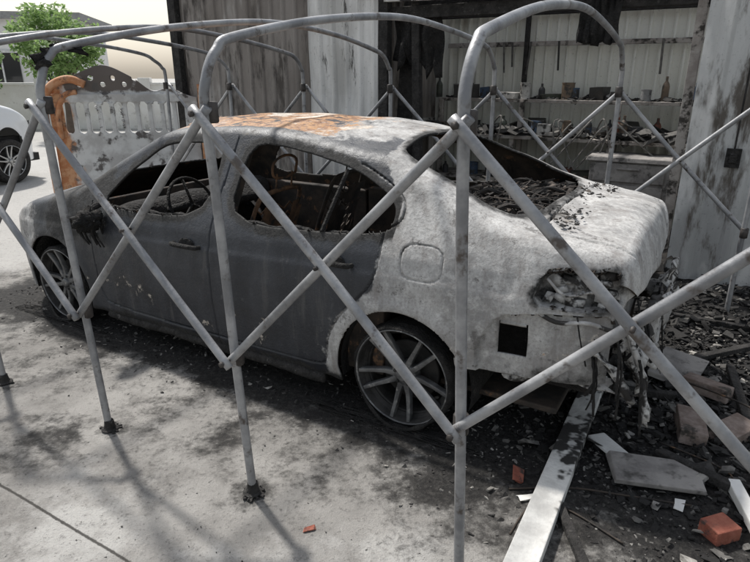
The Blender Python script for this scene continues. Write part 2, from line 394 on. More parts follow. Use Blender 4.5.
    cu=cen(U); cv=cen(V); ks=K[:-1,:-1].ravel(); ks2=K[1:,1:].ravel()
    sF=(ks<2)&(ks2<2); tF=(ks>=3)&(ks2>=3)
    kill=np.zeros(len(F),bool); glass=np.zeros(len(F),bool)
    for p in cuts: kill|=sF&poly_near(cu,cv,p)[3]
    for p in wins: glass|=sF&poly_near(cu,cv,p)[3]
    for p in (RW,WS): glass|=tF&poly_near(cu,cv,p)[3]
    P=np.stack([X,Y,Z],-1).reshape(-1,3)
    mi=np.zeros(len(F),int)
    if burnt: kill|=glass
    else: mi[glass]=1
    F=F[~kill]; mi=mi[~kill]
    def cap(col,zc0,bul,sgn):
        ring=P.reshape(nr,nx,3)[:,col]
        sc=np.linspace(1,0,40); vs=[]
        for s in sc[1:]:
            q=ring.copy(); q[:,1]*=s; q[:,2]=zc0+(ring[:,2]-zc0)*s; q[:,0]+=sgn*bul*(1-s**3)**.6
            if burnt and sgn<0:
                low=1-sstep(.72,.82,q[:,2]); q[:,0]+=low*.12*min(1,(1-s)*8)+.012*nz(q[:,0],q[:,1],q[:,2],4,34)*(1-s)**.3
            vs.append(q)
        return ring,vs
    extraV=[];extraF=[];off=len(P)
    for col,zc0,bul,sgn in((0,.46 if burnt else .24,.095,-1),(nx-1,.24,.09,1)):
        ring,vs=cap(col,zc0,bul,sgn); prev=idx[:,col]
        for q in vs:
            cur=np.arange(off,off+nr); off+=nr; extraV.append(q)
            if sgn<0: f4=np.stack([prev[:-1],prev[1:],cur[1:],cur[:-1]],-1)
            else: f4=np.stack([prev[:-1],cur[:-1],cur[1:],prev[1:]],-1)
            extraF.append(f4); prev=cur
    P=np.concatenate([P]+extraV); F=np.concatenate([F]+extraF); mi=np.concatenate([mi,np.zeros(len(F)-len(mi),int)])
    x,y,z=P[:,0],P[:,1],P[:,2]
    if burnt:
        seamx=np.interp(z,[.2,.43,.57,.75,.9,1.0,1.1,1.4],[.42,.405,.33,.15,.125,.10,.08,.3])
        q=sstep(-.05,.04,seamx-x)
        Rr=.85*q
        Rr=np.maximum(Rr,.66*sstep(2.65,2.9,x)*(1-.7*sstep(.80,.90,z)))
        arc0=np.sqrt(x**2+(z-.31)**2); Rr=np.maximum(Rr,.95*np.exp(-((arc0-.365)/.03)**2)*(x<.45))
        roof=sstep(1.30,1.38,z); Rr=np.maximum(Rr,roof*(.36+.40*(1-sstep(.3,1.1,x))))
        Rr=np.maximum(Rr,.10*(z<.5)*(x>.4))
        Rr=np.maximum(Rr,.30*np.exp(-((seamx-x)/.12)**2)*(z<.9))
        G=roof*sstep(.35,.85,x)*.66*(y<.5)+roof*.10
        G=np.maximum(G,.10*q*(z<.60)*sstep(.35,.5,-x))
        SootShade=np.zeros_like(x)
        dwin=np.minimum(poly_near(x,z,W_F)[0],poly_near(x,z,W_R)[0]); sd_=(z<1.36)
        SootShade=np.maximum(SootShade,.92*np.exp(-(dwin/.06)**2)*sd_*(np.abs(y)>.5)*(x>.07))
        SootShade=np.maximum(SootShade,.34*(z>1.15)*(z<1.37)*(x>.3)*(np.abs(y)>.45))
        SootShade=np.maximum(SootShade,.78*sstep(1.85,2.2,x)*(1-sstep(2.6,2.85,x))*sstep(.45,.80,z))
        SootShade=np.maximum(SootShade,.45*(x>2.5)*sstep(.74,.84,z))
        SootShade=np.maximum(SootShade,.75*(1-sstep(.2,.3,z)))
        drw=poly_near(x,y,RW)[0]; SootShade=np.maximum(SootShade,.80*np.exp(-(drw/.06)**2)*(z>1.0)*(x<.6)); SootShade=np.maximum(SootShade,.46*np.exp(-(drw/.14)**2)*(z>1.0)*(x<-.3))
        SootShade=np.maximum(SootShade,.52*np.exp(-((x-.0)/.2)**2-((z-1.16)/.09)**2))
        SootShade=np.maximum(SootShade,.42*roof*sstep(1.2,1.65,x))
        SootShade=np.maximum(SootShade,.46*roof*np.exp(-((np.abs(y)-.53)/.07)**2)*(x>.5))
        SootShade=np.maximum(SootShade,.5*(x>2.75)*(z<.5))
        SootShade=np.maximum(SootShade,.80*(x<-.89)*(1-sstep(.74,.82,z)))  # shade of the gap at the bumper side painted into the colour
        dt,_,_,it=poly_near(x,z,TAIL); SootShade=np.maximum(SootShade,np.where(it&(np.abs(y)>.6),.62,.55*np.exp(-(dt/.035)**2)*(np.abs(y)>.6)))  # tail lamp pocket: soot, with the recess shade painted in
        db,_,_,ib=poly_near(x,z,BUMP); SootShade=np.maximum(SootShade,.36*np.exp(-(db/.03)**2)*(x<-.36)*(z>.5))
        dh=poly_near(x,z,HOLE)[0]; SootShade=np.maximum(SootShade,.42*np.exp(-(dh/.04)**2)*(np.abs(y)>.6))
        df=poly_near(x,z,FUEL)[0]; SootShade=np.maximum(SootShade,.50*np.exp(-(df/.008)**2)*(np.abs(y)>.6))  # fuel door gap: its shade line put into the colour
        dts=poly_near(x,y,TSEAM[0],False)[0]; SootShade=np.maximum(SootShade,.62*np.exp(-(dts/.012)**2)*(z>.95)*(x<-.4))  # trunk lid seam: gap shade painted as a dark line
        ds=poly_near(x,z,SEAM[2],False)[0]; SootShade=np.maximum(SootShade,.5*np.exp(-(ds/.02)**2)*(np.abs(y)>.6)*(x<.2))  # rear door seam, gap shade painted into the colour as well
        SootShade=np.maximum(SootShade,.50*(x<-.36)*(1-sstep(.48,.60,z)))
        SootShade=np.maximum(SootShade,.34*np.exp(-((x+.42)/.10)**2-((z-.62)/.14)**2))
        Rr=np.where((x>.4)&(z>1.12)&(z<1.35),np.minimum(Rr,.15),Rr)
        col=np.stack([Rr,G,SootShade],-1)
    else: col=np.zeros((len(P),3))
    o=mesh(name,P,F,mats,parent,True,loc=loc,mi=mi,col=col)
    if burnt:
        s=o.modifiers.new('s','SOLIDIFY'); s.thickness=.012; s.offset=-1; s.material_offset=1; s.use_rim=True
    return o
car=empty('burnt_sedan_car',(CAR0[0],CAR0[1],0),RZ)
body=build_body('body_shell',car,.006,True,[M_BURN,M_INNER])
def fix_norm(o,testpt):
    me=o.data
    ref=min(range(0,len(me.polygons),37),key=lambda i:(me.polygons[i].center-Vector(testpt)).length)
    if me.polygons[ref].normal.dot(Vector((0,1,0)))<0: me.flip_normals()
fix_norm(body,(1.5,.89,.5))
ZO=-.05
# ---- interior
b=MB()
b.box((1.25,0,.27),(3.9,1.45,.03)); b.box((-.35,0,.43),(.9,1.35,.03))
for s in(1,-1): 
    b.box((1.65,s*.745,.54),(1.02,.07,.60)); b.box((.63,s*.745,.555),(.98,.07,.62))
    b.box((1.15,s*.66,1.1),(.10,.05,.46),Matrix.Rotation(R(28)*s,3,'X'))
b.box((2.4,0,.60),(.04,1.45,.55)); b.box((-.12,0,.62),(.03,1.4,.62),Matrix.Rotation(R(-12),3,'Y'))
b.obj('cabin_floor_and_bulkheads',M_INNER,car,loc=(0,0,ZO),bevel=.008)
b=MB()
for cx in(0,WB):
    for s in(1,-1):
        V=[];F=[]
        for i in range(21):
            a=math.pi*i/20*1.16-.25
            for yy in(.845,.52): V.append((cx+.35*math.cos(a),s*yy,.31+.35*math.sin(a)))
        for i in range(20): F.append((2*i,2*i+1,2*i+3,2*i+2))
        b.add(V,F); 
        b.box((cx,s*.515,.42),(.7,.01,.5))
b.obj('wheel_housings',M_SOOT,car,True,loc=(0,0,ZO))
V=[];F=[];nxx,nyy=44,70
for i in range(nxx):
    for j in range(nyy):
        x=-.53+i*.63/(nxx-1);y=-.66+j*1.32/(nyy-1)
        V.append((x,y,.99-.10*(i/(nxx-1))+.032*float(nz(x,y,0,6,11))+.018*float(nz(x,y,0,14,31))))
for i in range(nxx-1):
    for j in range(nyy-1):
        if float(nz(i*.03,j*.03,0,5,12))<.75: F.append((i*nyy+j,i*nyy+j+1,(i+1)*nyy+j+1,(i+1)*nyy+j))
o=mesh('parcel_shelf',V,F,M_SOOT,car,True,loc=(0,0,ZO)); o.modifiers.new('s','SOLIDIFY').thickness=.012
def chips(mb,n,fn,smin,smax,flat=.4,tone=(0,1),pw=2):
    for _ in range(n):
        x,y,z=fn(); s=random.uniform(smin,smax)*random.choice((.5,.7,1,1,1.5))
        e=Matrix.Rotation(random.uniform(0,6.28),3,'Z')@Matrix.Rotation(random.uniform(-.5,.5),3,'X')@Matrix.Rotation(random.uniform(-.5,.5),3,'Y')
        mb.box((x,y,z+s*flat*.3),(s*random.uniform(.6,2.2),s*random.uniform(.5,1.2),s*flat*random.uniform(.3,1.3)),e,0,.25,random.uniform(*tone)**pw)
M_CHIP=m_tone('charcoal_and_ash_chips',(.011,.010,.0095),(.38,.36,.33))
M_CHIPR=m_tone('burnt_interior_bits',(.010,.0095,.009),(.24,.19,.155))
b=MB(); chips(b,3400,lambda:(random.uniform(-.5,.08),random.uniform(-.62,.62),.965+random.random()**2*.08),.006,.032,.6,(0,1),4)
chips(b,700,lambda:(random.uniform(.2,2.2),random.uniform(-.7,.7),.30+random.random()*.1),.02,.09)
chips(b,260,lambda:(lambda x,y:(x,y,float(T_zc(x))-.002-.02*(y/.7)**2))(random.uniform(-.66,-.50),random.uniform(-.6,.6)),.003,.012,.5,(0,.8),4)
for _ in range(22):
    x=random.uniform(-.45,.0);y=random.uniform(-.5,.5)
    b.tube(spline([(x+random.uniform(-.2,.2),y+random.uniform(-.2,.2),1.0+random.uniform(0,.09)) for k in range(4)],5),.003,5,0,t=random.random()*.4)
for _ in range(10):
    x=random.uniform(-.4,.0);y=random.uniform(-.5,.5)
    b.tube(spline([(x-.1,y-.2,1.0),(x,y,1.03+random.random()*.06),(x+.1,y+.15,1.0),(x+.2,y+.3,.97)],5),.012,6,0,t=.1,wob=.4)
b.obj('interior_debris',M_CHIPR,car,loc=(0,0,ZO))
def seat(y,x0):
    b=MB()
    fr=spline([(x0+.02,y-.2,.45),(x0-.06,y-.21,.7),(x0-.17,y-.19,.98),(x0-.2,y-.1,1.03),(x0-.2,y+.1,1.03),(x0-.17,y+.19,.98),(x0-.06,y+.21,.7),(x0+.02,y+.2,.45)],5)
    b.tube(fr,.014,8)
    for k in range(8):
        z=.5+k*.06; xx=x0-(z-.45)*.33
        b.tube([(xx+.01*math.sin(j*2.1),y-.2+.4*j/8,z+.018*(-1)**j) for j in range(9)],.005,5)
    for k in(-.07,.07): b.tube([(x0-.2,y+k,1.02),(x0-.215,y+k,1.13)],.006,6)
    b.tube(spline([(x0-.215,y-.1,1.12),(x0-.225,y-.1,1.2),(x0-.23,y,1.23),(x0-.225,y+.1,1.2),(x0-.215,y+.1,1.12),(x0-.21,y,1.1),(x0-.215,y-.1,1.12)],4),.008,6)
    V=[];F=[]
    for i in range(13):
        for j in range(13):
            u=i/12;v=j/12
            V.append((x0+.02+u*.48,y-.23+.46*v,.43+.06*math.sin(u*3.14)*math.sin(v*3.14)+.02*float(nz(u,v,y,3,13))))
    for i in range(12):
        for j in range(12): F.append((i*13+j,i*13+j+1,(i+1)*13+j+1,(i+1)*13+j))
    b.add(V,F)
    b.box((x0+.26,y,.35),(.48,.42,.1))
    V=[];F=[]
    for i in range(12):
        for j in range(9):
            z=.46+i*.045;v=j/8; V.append((x0-(z-.45)*.33-.035-.03*math.sin(v*3.14)+.012*float(nz(z,v,y,6,14)),y-.18+.36*v,z))
    for i in range(11):
        for j in range(8):
            if float(nz(i*.3,j*.3,y,1.5,15))<.5: F.append((i*9+j,i*9+j+1,(i+1)*9+j+1,(i+1)*9+j))
    b.add(V,F)
    return b.obj('seat_frame',M_RUSTY if y>0 else M_INNER,car,True,loc=(0,0,ZO))
seat(.37,1.25); seat(-.37,1.25)
b=MB()
for yy in(-.4,0,.4):
    b.tube(spline([(.25,yy-.19,.5),(.11,yy-.19,.8),(.06,yy-.12,.98),(.06,yy+.12,.98),(.11,yy+.19,.8),(.25,yy+.19,.5)],5),.01,6)
    for k in range(7):
        z=.52+k*.065; xx=.25-(z-.5)*.36; b.tube([(xx,yy-.18+.36*j/8,z+.02*(-1)**j) for j in range(9)],.004,5)
b.box((.45,0,.40),(.46,1.25,.12),None,0,.05)
b.obj('rear_seat_frame',M_INNER,car,True,loc=(0,0,ZO))
b=MB()
V=[];F=[]
for i in range(16):
    a=math.pi*2*i/16
    for j in range(41):
        y=-.68+1.36*j/40; k=.8+.25*float(nz(i*.3,y*3,0,1,16))
        V.append((2.15+.18*math.cos(a)*k,y,.78+.10*math.sin(a)*k))
for i in range(16):
    for j in range(40): F.append((i*41+j,i*41+j+1,((i+1)%16)*41+j+1,((i+1)%16)*41+j))
b.add(V,F)
c=Vector((1.82,.37,.86)); Mx=Matrix.Rotation(R(-65),3,'Y')
b.tube([c+Mx@Vector((.18*math.cos(a),.18*math.sin(a),0)) for a in np.linspace(0,6.283,33)[:-1]],.011,8,closed=True)
for a in(0,2.2,4.1): b.tube([c,c+Mx@Vector((.18*math.cos(a),.18*math.sin(a),0))],.009,6)
b.tube([c,(2.1,.37,.78)],.03,8)
b.obj('dashboard_and_steering_wheel',M_SOOT,car,True,loc=(0,0,ZO))
b=MB()
b.tube([(.46,fside(.46,.955)-.004,.955),(.405,fside(.405,1.22)-.004,1.235)],.011,6)
for x0,x1 in((.15,1.05),(1.28,2.08)):
    b.tube([(x,float(fside(x,belt(x)-.01))-.03,float(belt(x))+.004+.008*math.sin(x*23)) for x in np.linspace(x0,x1,26)],.014,6,wob=.35)
b.obj('door_window_divider',M_SOOT,car,loc=(0,0,ZO))
b=MB()
for hx,hz in((1.34,.775),(.36,.83)):
    y=float(fside(hx,hz))
    b.tube(spline([(hx-.10,y+.0,hz),(hx-.085,y+.03,hz+.002),(hx,y+.038,hz+.004),(hx+.085,y+.03,hz+.002),(hx+.10,y+.0,hz)],4),[.012]*3+[.014]*11+[.012]*3,8)
    b.lathe([(0,.004),(.035,.004),(.04,0)],16,Matrix.Translation((hx,y,hz))@Matrix.Rotation(R(-90),4,'X')@Matrix.Scale(1.6,4,(1,0,0)))
b.obj('door_handles',M_SOOT,car,True,loc=(0,0,ZO))
b=MB()
V=[];F=[]
for i in range(13):
    th=math.pi*i/12
    for j in range(18):
        ph=2*math.pi*j/18; k=1+.30*float(nz(i*.5,j*.5,0,1.4,17))
        V.append((2.08+.05*math.cos(th)*k,.96+.10*math.sin(th)*math.cos(ph)*k,.89+.065*math.sin(th)*math.sin(ph)*k-.05))
for i in range(12):
    for j in range(18): F.append((i*18+j,i*18+(j+1)%18,(i+1)*18+(j+1)%18,(i+1)*18+j))
b.add(V,F)
b.tube(spline([(2.10,.84,.92),(2.08,.90,.91),(2.08,.95,.86)],4),.02,7)
for k in range(9):
    x=2.10+random.uniform(-.06,.06); y=.93+random.uniform(-.06,.06); b.tube(spline([(x,y,.82),(x+.02,y+.01,.77),(x+random.uniform(-.03,.03),y-.01,.66+random.random()*.08)],4),[.012,.012,.011,.01,.009,.008,.007,.006,.004],5,wob=.3)
b.obj('melted_door_mirror',M_SOOT,car,True,loc=(0,0,ZO))
b=MB()
b.tube([(-.97,y,.53) for y in np.linspace(-.6,.6,12)],.045,6,0)
for s in(1,-1): b.box((-.92,s*.42,.53),(.12,.08,.09))
for k in range(20):
    x=random.uniform(-.86,-.6); z=random.uniform(.80,.93); y=float(fside(x,z))-.06
    b.box((x,y,z),(random.uniform(.02,.08),.03,random.uniform(.02,.06)),Matrix.Rotation(random.uniform(-.5,.5),3,'Y'),0,.2)
b.tube(spline([(-.62,.80,.9),(-.7,.80,.84),(-.8,.76,.86),(-.86,.74,.8)],4),.006,5)
b.tube(spline([(-.58,.84,.78),(-.68,.845,.74),(-.8,.82,.75),(-.9,.77,.72),(-.96,.66,.74)],5),.009,6)
b.obj('rear_beam_and_brackets',M_ASHM,car,True,loc=(0,0,ZO))
b=MB()
for k in range(16): # wires and drips hanging at the rear corner
    x=random.uniform(-1.02,-.72); y=random.uniform(.45,.82); z=random.uniform(.55,.80)
    if x>-.85: y=float(fside(x,z))+.005
    b.tube(spline([(x,y,z),(x-.02,y+.01,z-.08),(x+random.uniform(-.06,.03),y+random.uniform(-.02,.03),z-random.uniform(.12,.34))],6),random.uniform(.0025,.007),5,wob=.3)
b.obj('hanging_wires',M_SOOT,car,True,loc=(0,0,ZO))
b=MB()
def rag(p0,L,wd,drop,seed):
    V=[];F=[];n=22;m=9
    for i in range(n):
        for j in range(m):
            u=i/(n-1);v=j/(m-1)
            V.append((p0[0]+L[0]*u+.03*float(nz(u,v,seed,2,18))+.01*float(nz(u,v,seed,6,35)),p0[1]+L[1]*u+.03*float(nz(u,v,seed+3,2,19)),p0[2]+L[2]*u-wd*(v)*(1+.5*float(nz(u,0,seed,3,20))+.3*float(nz(u,0,seed,9,36)))-drop*u*u))
    for i in range(n-1):
        for j in range(m-1): F.append((i*m+j,i*m+j+1,(i+1)*m+j+1,(i+1)*m+j))
    b.add(V,F)
rag((-.97,.55,.78),(-.07,-.5,-.02),.16,.05,1); rag((-1.0,.1,.8),(-.03,-.6,0),.14,.1,2); rag((-.90,.74,.72),(-.1,-.20,-.14),.08,.16,5); rag((-.5,.82,.50),(-.42,-.08,.02),.05,.03,8); rag((-.98,-.2,.62),(-.05,-.5,-.05),.25,.1,9)
rag((-.90,.72,.80),(-.14,.03,-.16),.06,.24,12); rag((-.97,.62,.62),(-.1,-.4,-.08),.12,.10,15); rag((-.80,.80,.66),(-.20,-.04,-.10),.05,.12,19)
o=b.obj('melted_rear_bumper_remains',M_ASHM,car,True,loc=(0,0,ZO)); o.modifiers.new('s','SOLIDIFY').thickness=.006
b=MB()
b.box((-.56,.68,.66),(.56,.02,.56)); b.obj('inner_quarter_panel',M_SOOT,car,loc=(0,0,ZO))
b=MB()
b.tube([(x,.845,.185+.006*math.sin(x*9)) for x in np.linspace(.45,2.15,30)],.03,8,wob=.12)
b.obj('side_sill',M_CHAR,car,True,loc=(0,0,ZO))
# ---- wheels
def wheel(parent,x,y,z,s,Rr=.245,tyre=None,mat=None,name='wheel',ang=0.3,matb=None):
    mat=mat or M_ALLOY; matb=matb or M_RIMDK
    M0=Matrix.Translation((x,y,z))@Matrix.Rotation(R(-90)*s,4,'X')
    b=MB()
    b.lathe([(Rr*.9,-.19),(Rr*.98,-.19),(Rr*.97,-.17),(Rr*.86,-.15),(Rr*.86,-.05),(Rr*.93,-.03),(Rr*.97,-.012),(Rr,-.004),(Rr*1.0,.004),(Rr*.975,.006),(Rr*.955,-.004),(Rr*.93,-.02),(Rr*.90,-.05),(Rr*.83,-.06),(Rr*.82,-.15),(Rr*.9,-.19)],64,M0,1)
    b.lathe([(Rr*.955,-.006),(Rr*.975,.008),(Rr*1.0,.006),(Rr*1.0,-.002)],64,M0,0)
    b.lathe([(0,-.012),(.022,-.012),(.03,-.018),(.034,-.03),(.06,-.03),(.068,-.045),(.068,-.08)],28,M0,0)
    b.lathe([(0,-.1),(.15,-.1),(.155,-.105),(.155,-.125),(0,-.125)],40,M0,1)
    for k in range(5):
        a0=ang+2*math.pi*k/5
        for dd in(-1,1):
            ao=a0+dd*.20
            secs=[(.045,.019,-.028,a0+dd*.30),(.10,.015,-.030,a0+dd*.27),(.16,.0125,-.022,a0+dd*.225),(Rr*.955,.012,-.004,ao)]
            V=[];F=[]
            for r_,wd,hh,aa in secs:
                cx,cy=r_*math.cos(aa),r_*math.sin(aa); tx,ty=-math.sin(aa),math.cos(aa)
                for ss,zz in((-1,hh-.028),(-.75,hh),(.75,hh),(1,hh-.028)): V.append(M0@Vector((cx+tx*wd*ss,cy+ty*wd*ss,zz)))
            for i in range(3):
                for j in range(4): F.append((i*4+j,i*4+(j+1)%4,(i+1)*4+(j+1)%4,(i+1)*4+j))
            b.add(V,F,0)
        al=a0+.6; b.lathe([(0,-.022),(.008,-.022),(.009,-.032)],8,M0@Matrix.Translation((.047*math.cos(al),.047*math.sin(al),0)),1)
    if tyre:
        b.lathe([(Rr*.97,-.01),(Rr+.02,.012),(tyre-.03,.014),(tyre-.005,-.005),(tyre,-.03),(tyre,-.16),(tyre-.01,-.19),(Rr*.97,-.19)],64,M0,2)
    b.obj(name,[mat,matb,M_CHAR],parent,True,bevel=.0015)
    if not tyre:
        b=MB()
        V=[];F=[];n=80;prof=[(-.01,.0),(.006,.008),(.02,-.005),(.022,-.08),(.018,-.16),(0,-.18)]
        for i in range(n):
            a=2*math.pi*i/n; low=max(0,-math.sin(a)) 
            for j,(dr,hh) in enumerate(prof):
                k=1+.5*float(nz(math.cos(a)*2,math.sin(a)*2,j*.2,2.2,21))
                rr=Rr+dr*(.75*k); px,pz=rr*math.cos(a),rr*math.sin(a)
                pz=max(pz,-z+.004); 
                off=hh+(.05*low**4*(1 if hh>-.05 else -.3))
                V.append((x+px,y+s*off,z+pz))
        for i in range(n):
            for j in range(5): F.append((i*6+j,i*6+j+1,((i+1)%n)*6+j+1,((i+1)%n)*6+j))
        b.add(V,F)
        for k in range(30):
            a=random.uniform(-.5,.5); b.tube(spline([(x-.3+a*.2,y+s*random.uniform(-.05,.07),.006),(x+a,y+s*random.uniform(0,.09),.008+random.random()*.01),(x+.3+a*.2,y+s*random.uniform(-.05,.06),.006)],5),.0022,4)
        b.obj(name+'_tyre_remains',M_SOOT,parent,True)
for i,(x,s) in enumerate(((0,1),(WB,1),(0,-1),(WB,-1))):
    wheel(car,x,s*.865,.262,s,name='wheel_%d'%i,ang=.3+i)
# ------------------------------------------------------------------ canopy frame
P_A=np.array([-1.277,2.44]); step=.9*D; Bn=P_A-step
frame=empty('canopy_frame',(Bn[0]-step[0],Bn[1]-step[1],0),RZ)
Wd=3.06
LEAN=lambda z: .045*z/1.5
def archpts(x,k):
    sk=.17; j=lambda a:random.uniform(-a,a)
    prof=[(0,0.0),(-.01,.6),(-.02,1.2),(-.02,1.50),(-.005,1.60),(.05,1.685),(.16,1.735),(.75,1.835),(1.5,1.90),(2.2,1.87),(2.78,1.80),(2.95,1.75),(3.04,1.67),(3.07,1.55),(Wd,.8),(Wd,0)]
    return spline([(x+sk*max(0,q)/Wd+LEAN(z)*(1-q/Wd)+j(.006),-q,z+(j(.008) if z>0 else 0)) for q,z in prof],8)
b=MB(); cl=MB(); ft=MB(); r=.0168
xsF=[-.9,0,.9,1.8,2.7,3.6,4.5]
for k,x in enumerate(xsF):
    b.tube(archpts(x,k),r,14)
    for q,sx in((0,0),(Wd,.17)):
        Mf=Matrix.Translation((x+sx,-q,.002))@Matrix.Rotation(random.uniform(-.08,.08),4,'X')
        ft.lathe([(0,.0),(.036,.0),(.040,.008),(.028,.014),(.0235,.03),(.022,.05),(.018,.055)],14,Mf)
        for _ in range(16):
            a=random.uniform(0,6.28); rr=random.uniform(.02,.05); ft.box((x+sx+rr*math.cos(a),-q+rr*math.sin(a),.006),(.016,.010,.008),Matrix.Rotation(a,3,'Z'),0,.3)
        for zz in(1.50,.62): 
            lx_=x+sx+(LEAN(zz) if q==0 else 0)
            cl.tube([(lx_,-q,zz-.034),(lx_,-q,zz-.03),(lx_,-q,zz+.03),(lx_,-q,zz+.034)],[.021,.0245,.0245,.021],12)
            sg=1 if q==0 else -1
            cl.tube([(lx_,-q+sg*.015,zz),(lx_,-q+sg*.088,zz)],.006,6); cl.tube([(lx_,-q+sg*.082,zz),(lx_,-q+sg*.09,zz)],.011,6)
for i in range(len(xsF)-1):
    a,c=xsF[i],xsF[i+1]
    for q,sx,s in((0,0,1),(Wd,.17,-1)):
        y1=-q+s*.030; y2=-q+s*.064; j=lambda:random.uniform(-.012,.012)
        lh=LEAN(1.5) if q==0 else 0; ll=LEAN(.62) if q==0 else 0
        def brace(p,q_):
            p=Vector(p);q_=Vector(q_); d=(q_-p).normalized(); mid=(p+q_)/2+Vector((0,j(),j()))
            pts=spline([p-d*.025,mid,q_+d*.025],10)
            b.tube(pts,[r*.93]*len(pts),10)
        brace((a+sx+lh,y1,1.50),(c+sx+ll,y1,.62)); brace((a+sx+ll,y2,.62),(c+sx+lh,y2,1.50))
        cl.tube([((a+c)/2+sx+(lh+ll)/2,y1-s*.02,1.06),((a+c)/2+sx+(lh+ll)/2,y2+s*.024,1.06)],.007,6)
b.obj('tubes',M_TUBE,frame,True); cl.obj('joint_clamps',m_noise('dark_clamp',(.03,.027,.025),(.08,.07,.065),20,.6,.4),frame,True); ft.obj('foot_plates',M_CHAR,frame,False)
def scrap(name,parent,pts,wd,seed,mat=M_SOOT,var=.5):
    V=[];F=[];n=len(pts);m=12
    P=[Vector(p) for p in pts]
    for i,p in enumerate(P):
        L=wd*(1-var*.3+var*float(nz(i*.5,0,seed,1.3,22)))
        for j in range(m):
            v=j/(m-1); V.append((p.x+.025*float(nz(i*.4,v,seed,2,23))*v,p.y+.05*float(nz(i*.4,v,seed,2,24)),p.z-L*v))
    for i in range(n-1):
        for j in range(m-1): F.append((i*m+j,i*m+j+1,(i+1)*m+j+1,(i+1)*m+j))
    o=mesh(name,V,F,mat,parent,True); o.modifiers.new('s','SOLIDIFY').thickness=.004; return o
scrap('charred_cloth_scrap',frame,[(1.85,-t*.22,1.66+.05*math.sin(t*3)+.06*t) for t in np.linspace(.02,1,9)],.04,1)
# ------------------------------------------------------------------ shed
shed=empty('corrugated_shed',(2.69,4.6,0),RZ)
def corr(name,x0,x1,z0,z1,y,pitch,amp,mat,parent,nzr=10,wav=.0,sag=0):
    n=int((x1-x0)/pitch*10); V=[];F=[]
    for i in range(n+1):
        x=x0+(x1-x0)*i/n; ph=(x/pitch)%1
        a=np.interp(ph,[0,.3,.42,.58,.70,1],[0,0,1,1,0,0])*amp
        for j in range(nzr+1):
            z=z0+(z1-z0)*j/nzr; V.append((x,y+a+wav*float(nz(x,0,z,1.2,25)),z))
    m=nzr+1
    for i in range(n):
        for j in range(nzr): F.append((i*m+j,(i+1)*m+j,(i+1)*m+j+1,i*m+j+1))
    o=mesh(name,V,F,mat,parent,False); o.modifiers.new('s','SOLIDIFY').thickness=.003; return o
def m_sheet(name,c1,c2,c3,th=(.5,.62),seed=0,c4=None,metal=0.1,top=None):
    t=NT(name)
    c=t.mix(t.ramp(t.noise(2.2,5,.6,(1,1,.22),seed),.38,.62),c1,c2)
    c=t.mix(t.ramp(t.noise(4.0,6,.7,(1,1,.25),seed+4),*th),c,c3)
    if c4: c=t.mix(t.ramp(t.noise(1.3,5,.7,(1,1,.4),seed+8),.52,.62),c,c4)
    c=t.mix(t.ramp(t.noise(40,4,.7),.58,.75,0,.5),c,(.06,.055,.05))
    t.bump(t.noise(30,4),.25,.006); return t.fin(c,.65,metal)
M_SH_L=m_sheet('scorched_sheet',(.14,.12,.105),(.25,.225,.205),(.065,.055,.048),seed=1,c4=(.34,.32,.30))
M_SH_W=m_sheet('scorched_light_sheet',(.45,.44,.42),(.76,.75,.73),(.08,.075,.07),(.57,.64),seed=7)
M_SH_B=m_sheet('cream_sheet',(.66,.65,.58),(.76,.75,.69),(.40,.37,.31),(.58,.72),seed=3,metal=0)
M_SH_R=m_sheet('galvanised_sheet',(.36,.36,.355),(.54,.54,.53),(.12,.105,.09),(.52,.64),seed=5,c4=(.66,.65,.63),metal=.2)
corr('front_wall_dark',3.9,5.75,0,3.3,0,.16,.022,M_SH_L,shed,14,.012)
corr('front_wall_light',3.08,3.9,0,3.3,.006,.16,.022,M_SH_W,shed,14,.012)
corr('sliding_door',-1.6,.27,.02,2.9,.05,.27,.03,M_SH_R,shed,10,.01)
corr('rear_wall',-2.2,3.4,0,2.35,-1.7,.115,.034,M_SH_B,shed,6,.006)
corr('side_wall',-1.7,0.05,0,2.4,0,.12,.018,M_SH_L,shed,6,0).matrix_local=Matrix.Translation((3.25,-.05,0))@Matrix.Rotation(R(90),4,'Z')
b=MB()
b.box((3.02,-.03,1.3),(.10,.1,2.6),None,0,.03); b.box((2.68,-.08,1.2),(.08,.08,2.4),Matrix.Rotation(R(2),3,'Y'),0,.03); b.box((2.86,-.2,1.1),(.22,.03,2.2),Matrix.Rotation(R(-3),3,'Y'),0,.06)
b.box((1.5,-.06,2.16),(3.1,.07,.11),None,0,.02); b.box((1.5,-.9,2.33),(3.2,.06,.12)); b.box((1.5,-1.6,2.27),(3.3,.06,.1))
for x in(.4,1.1,1.8,2.5,3.1): b.box((x,-.8,2.42),(.05,1.9,.09),Matrix.Rotation(R(-3),3,'X'),0,.05)
b.box((5.8,.03,1.6),(.12,.12,3.2))
b.box((2.1,-1.60,1.15),(.05,.05,2.3))
b.obj('charred_posts_and_beams',M_CHAR,shed,bevel=.006)
b=MB(); b.box((1.55,.02,2.245),(2.9,.05,.035),Matrix.Rotation(R(-1),3,'Y')); b.box((1.2,-.45,2.36),(2.6,.12,.02),Matrix.Rotation(R(1),3,'Y'))
b.obj('scorched_battens',M_PLANKW,shed,bevel=.004)
b=MB(); b.box((.32,-.06,1.3),(.07,.09,2.6)); b.box((1.5,-1.62,1.93),(3.1,.035,.05))
b.obj('steel_post_and_rails',M_PLANKG,shed,bevel=.004)
V=[];F=[]
n=60;m=16
for i in range(n):
    for j in range(m):
        x=1.7+i*1.6/(n-1); y=.15-j*.9/(m-1); V.append((x,y,2.50+.018*math.sin(x*50)-.03*j/15+.04*float(nz(x,y,0,1.2,26))))
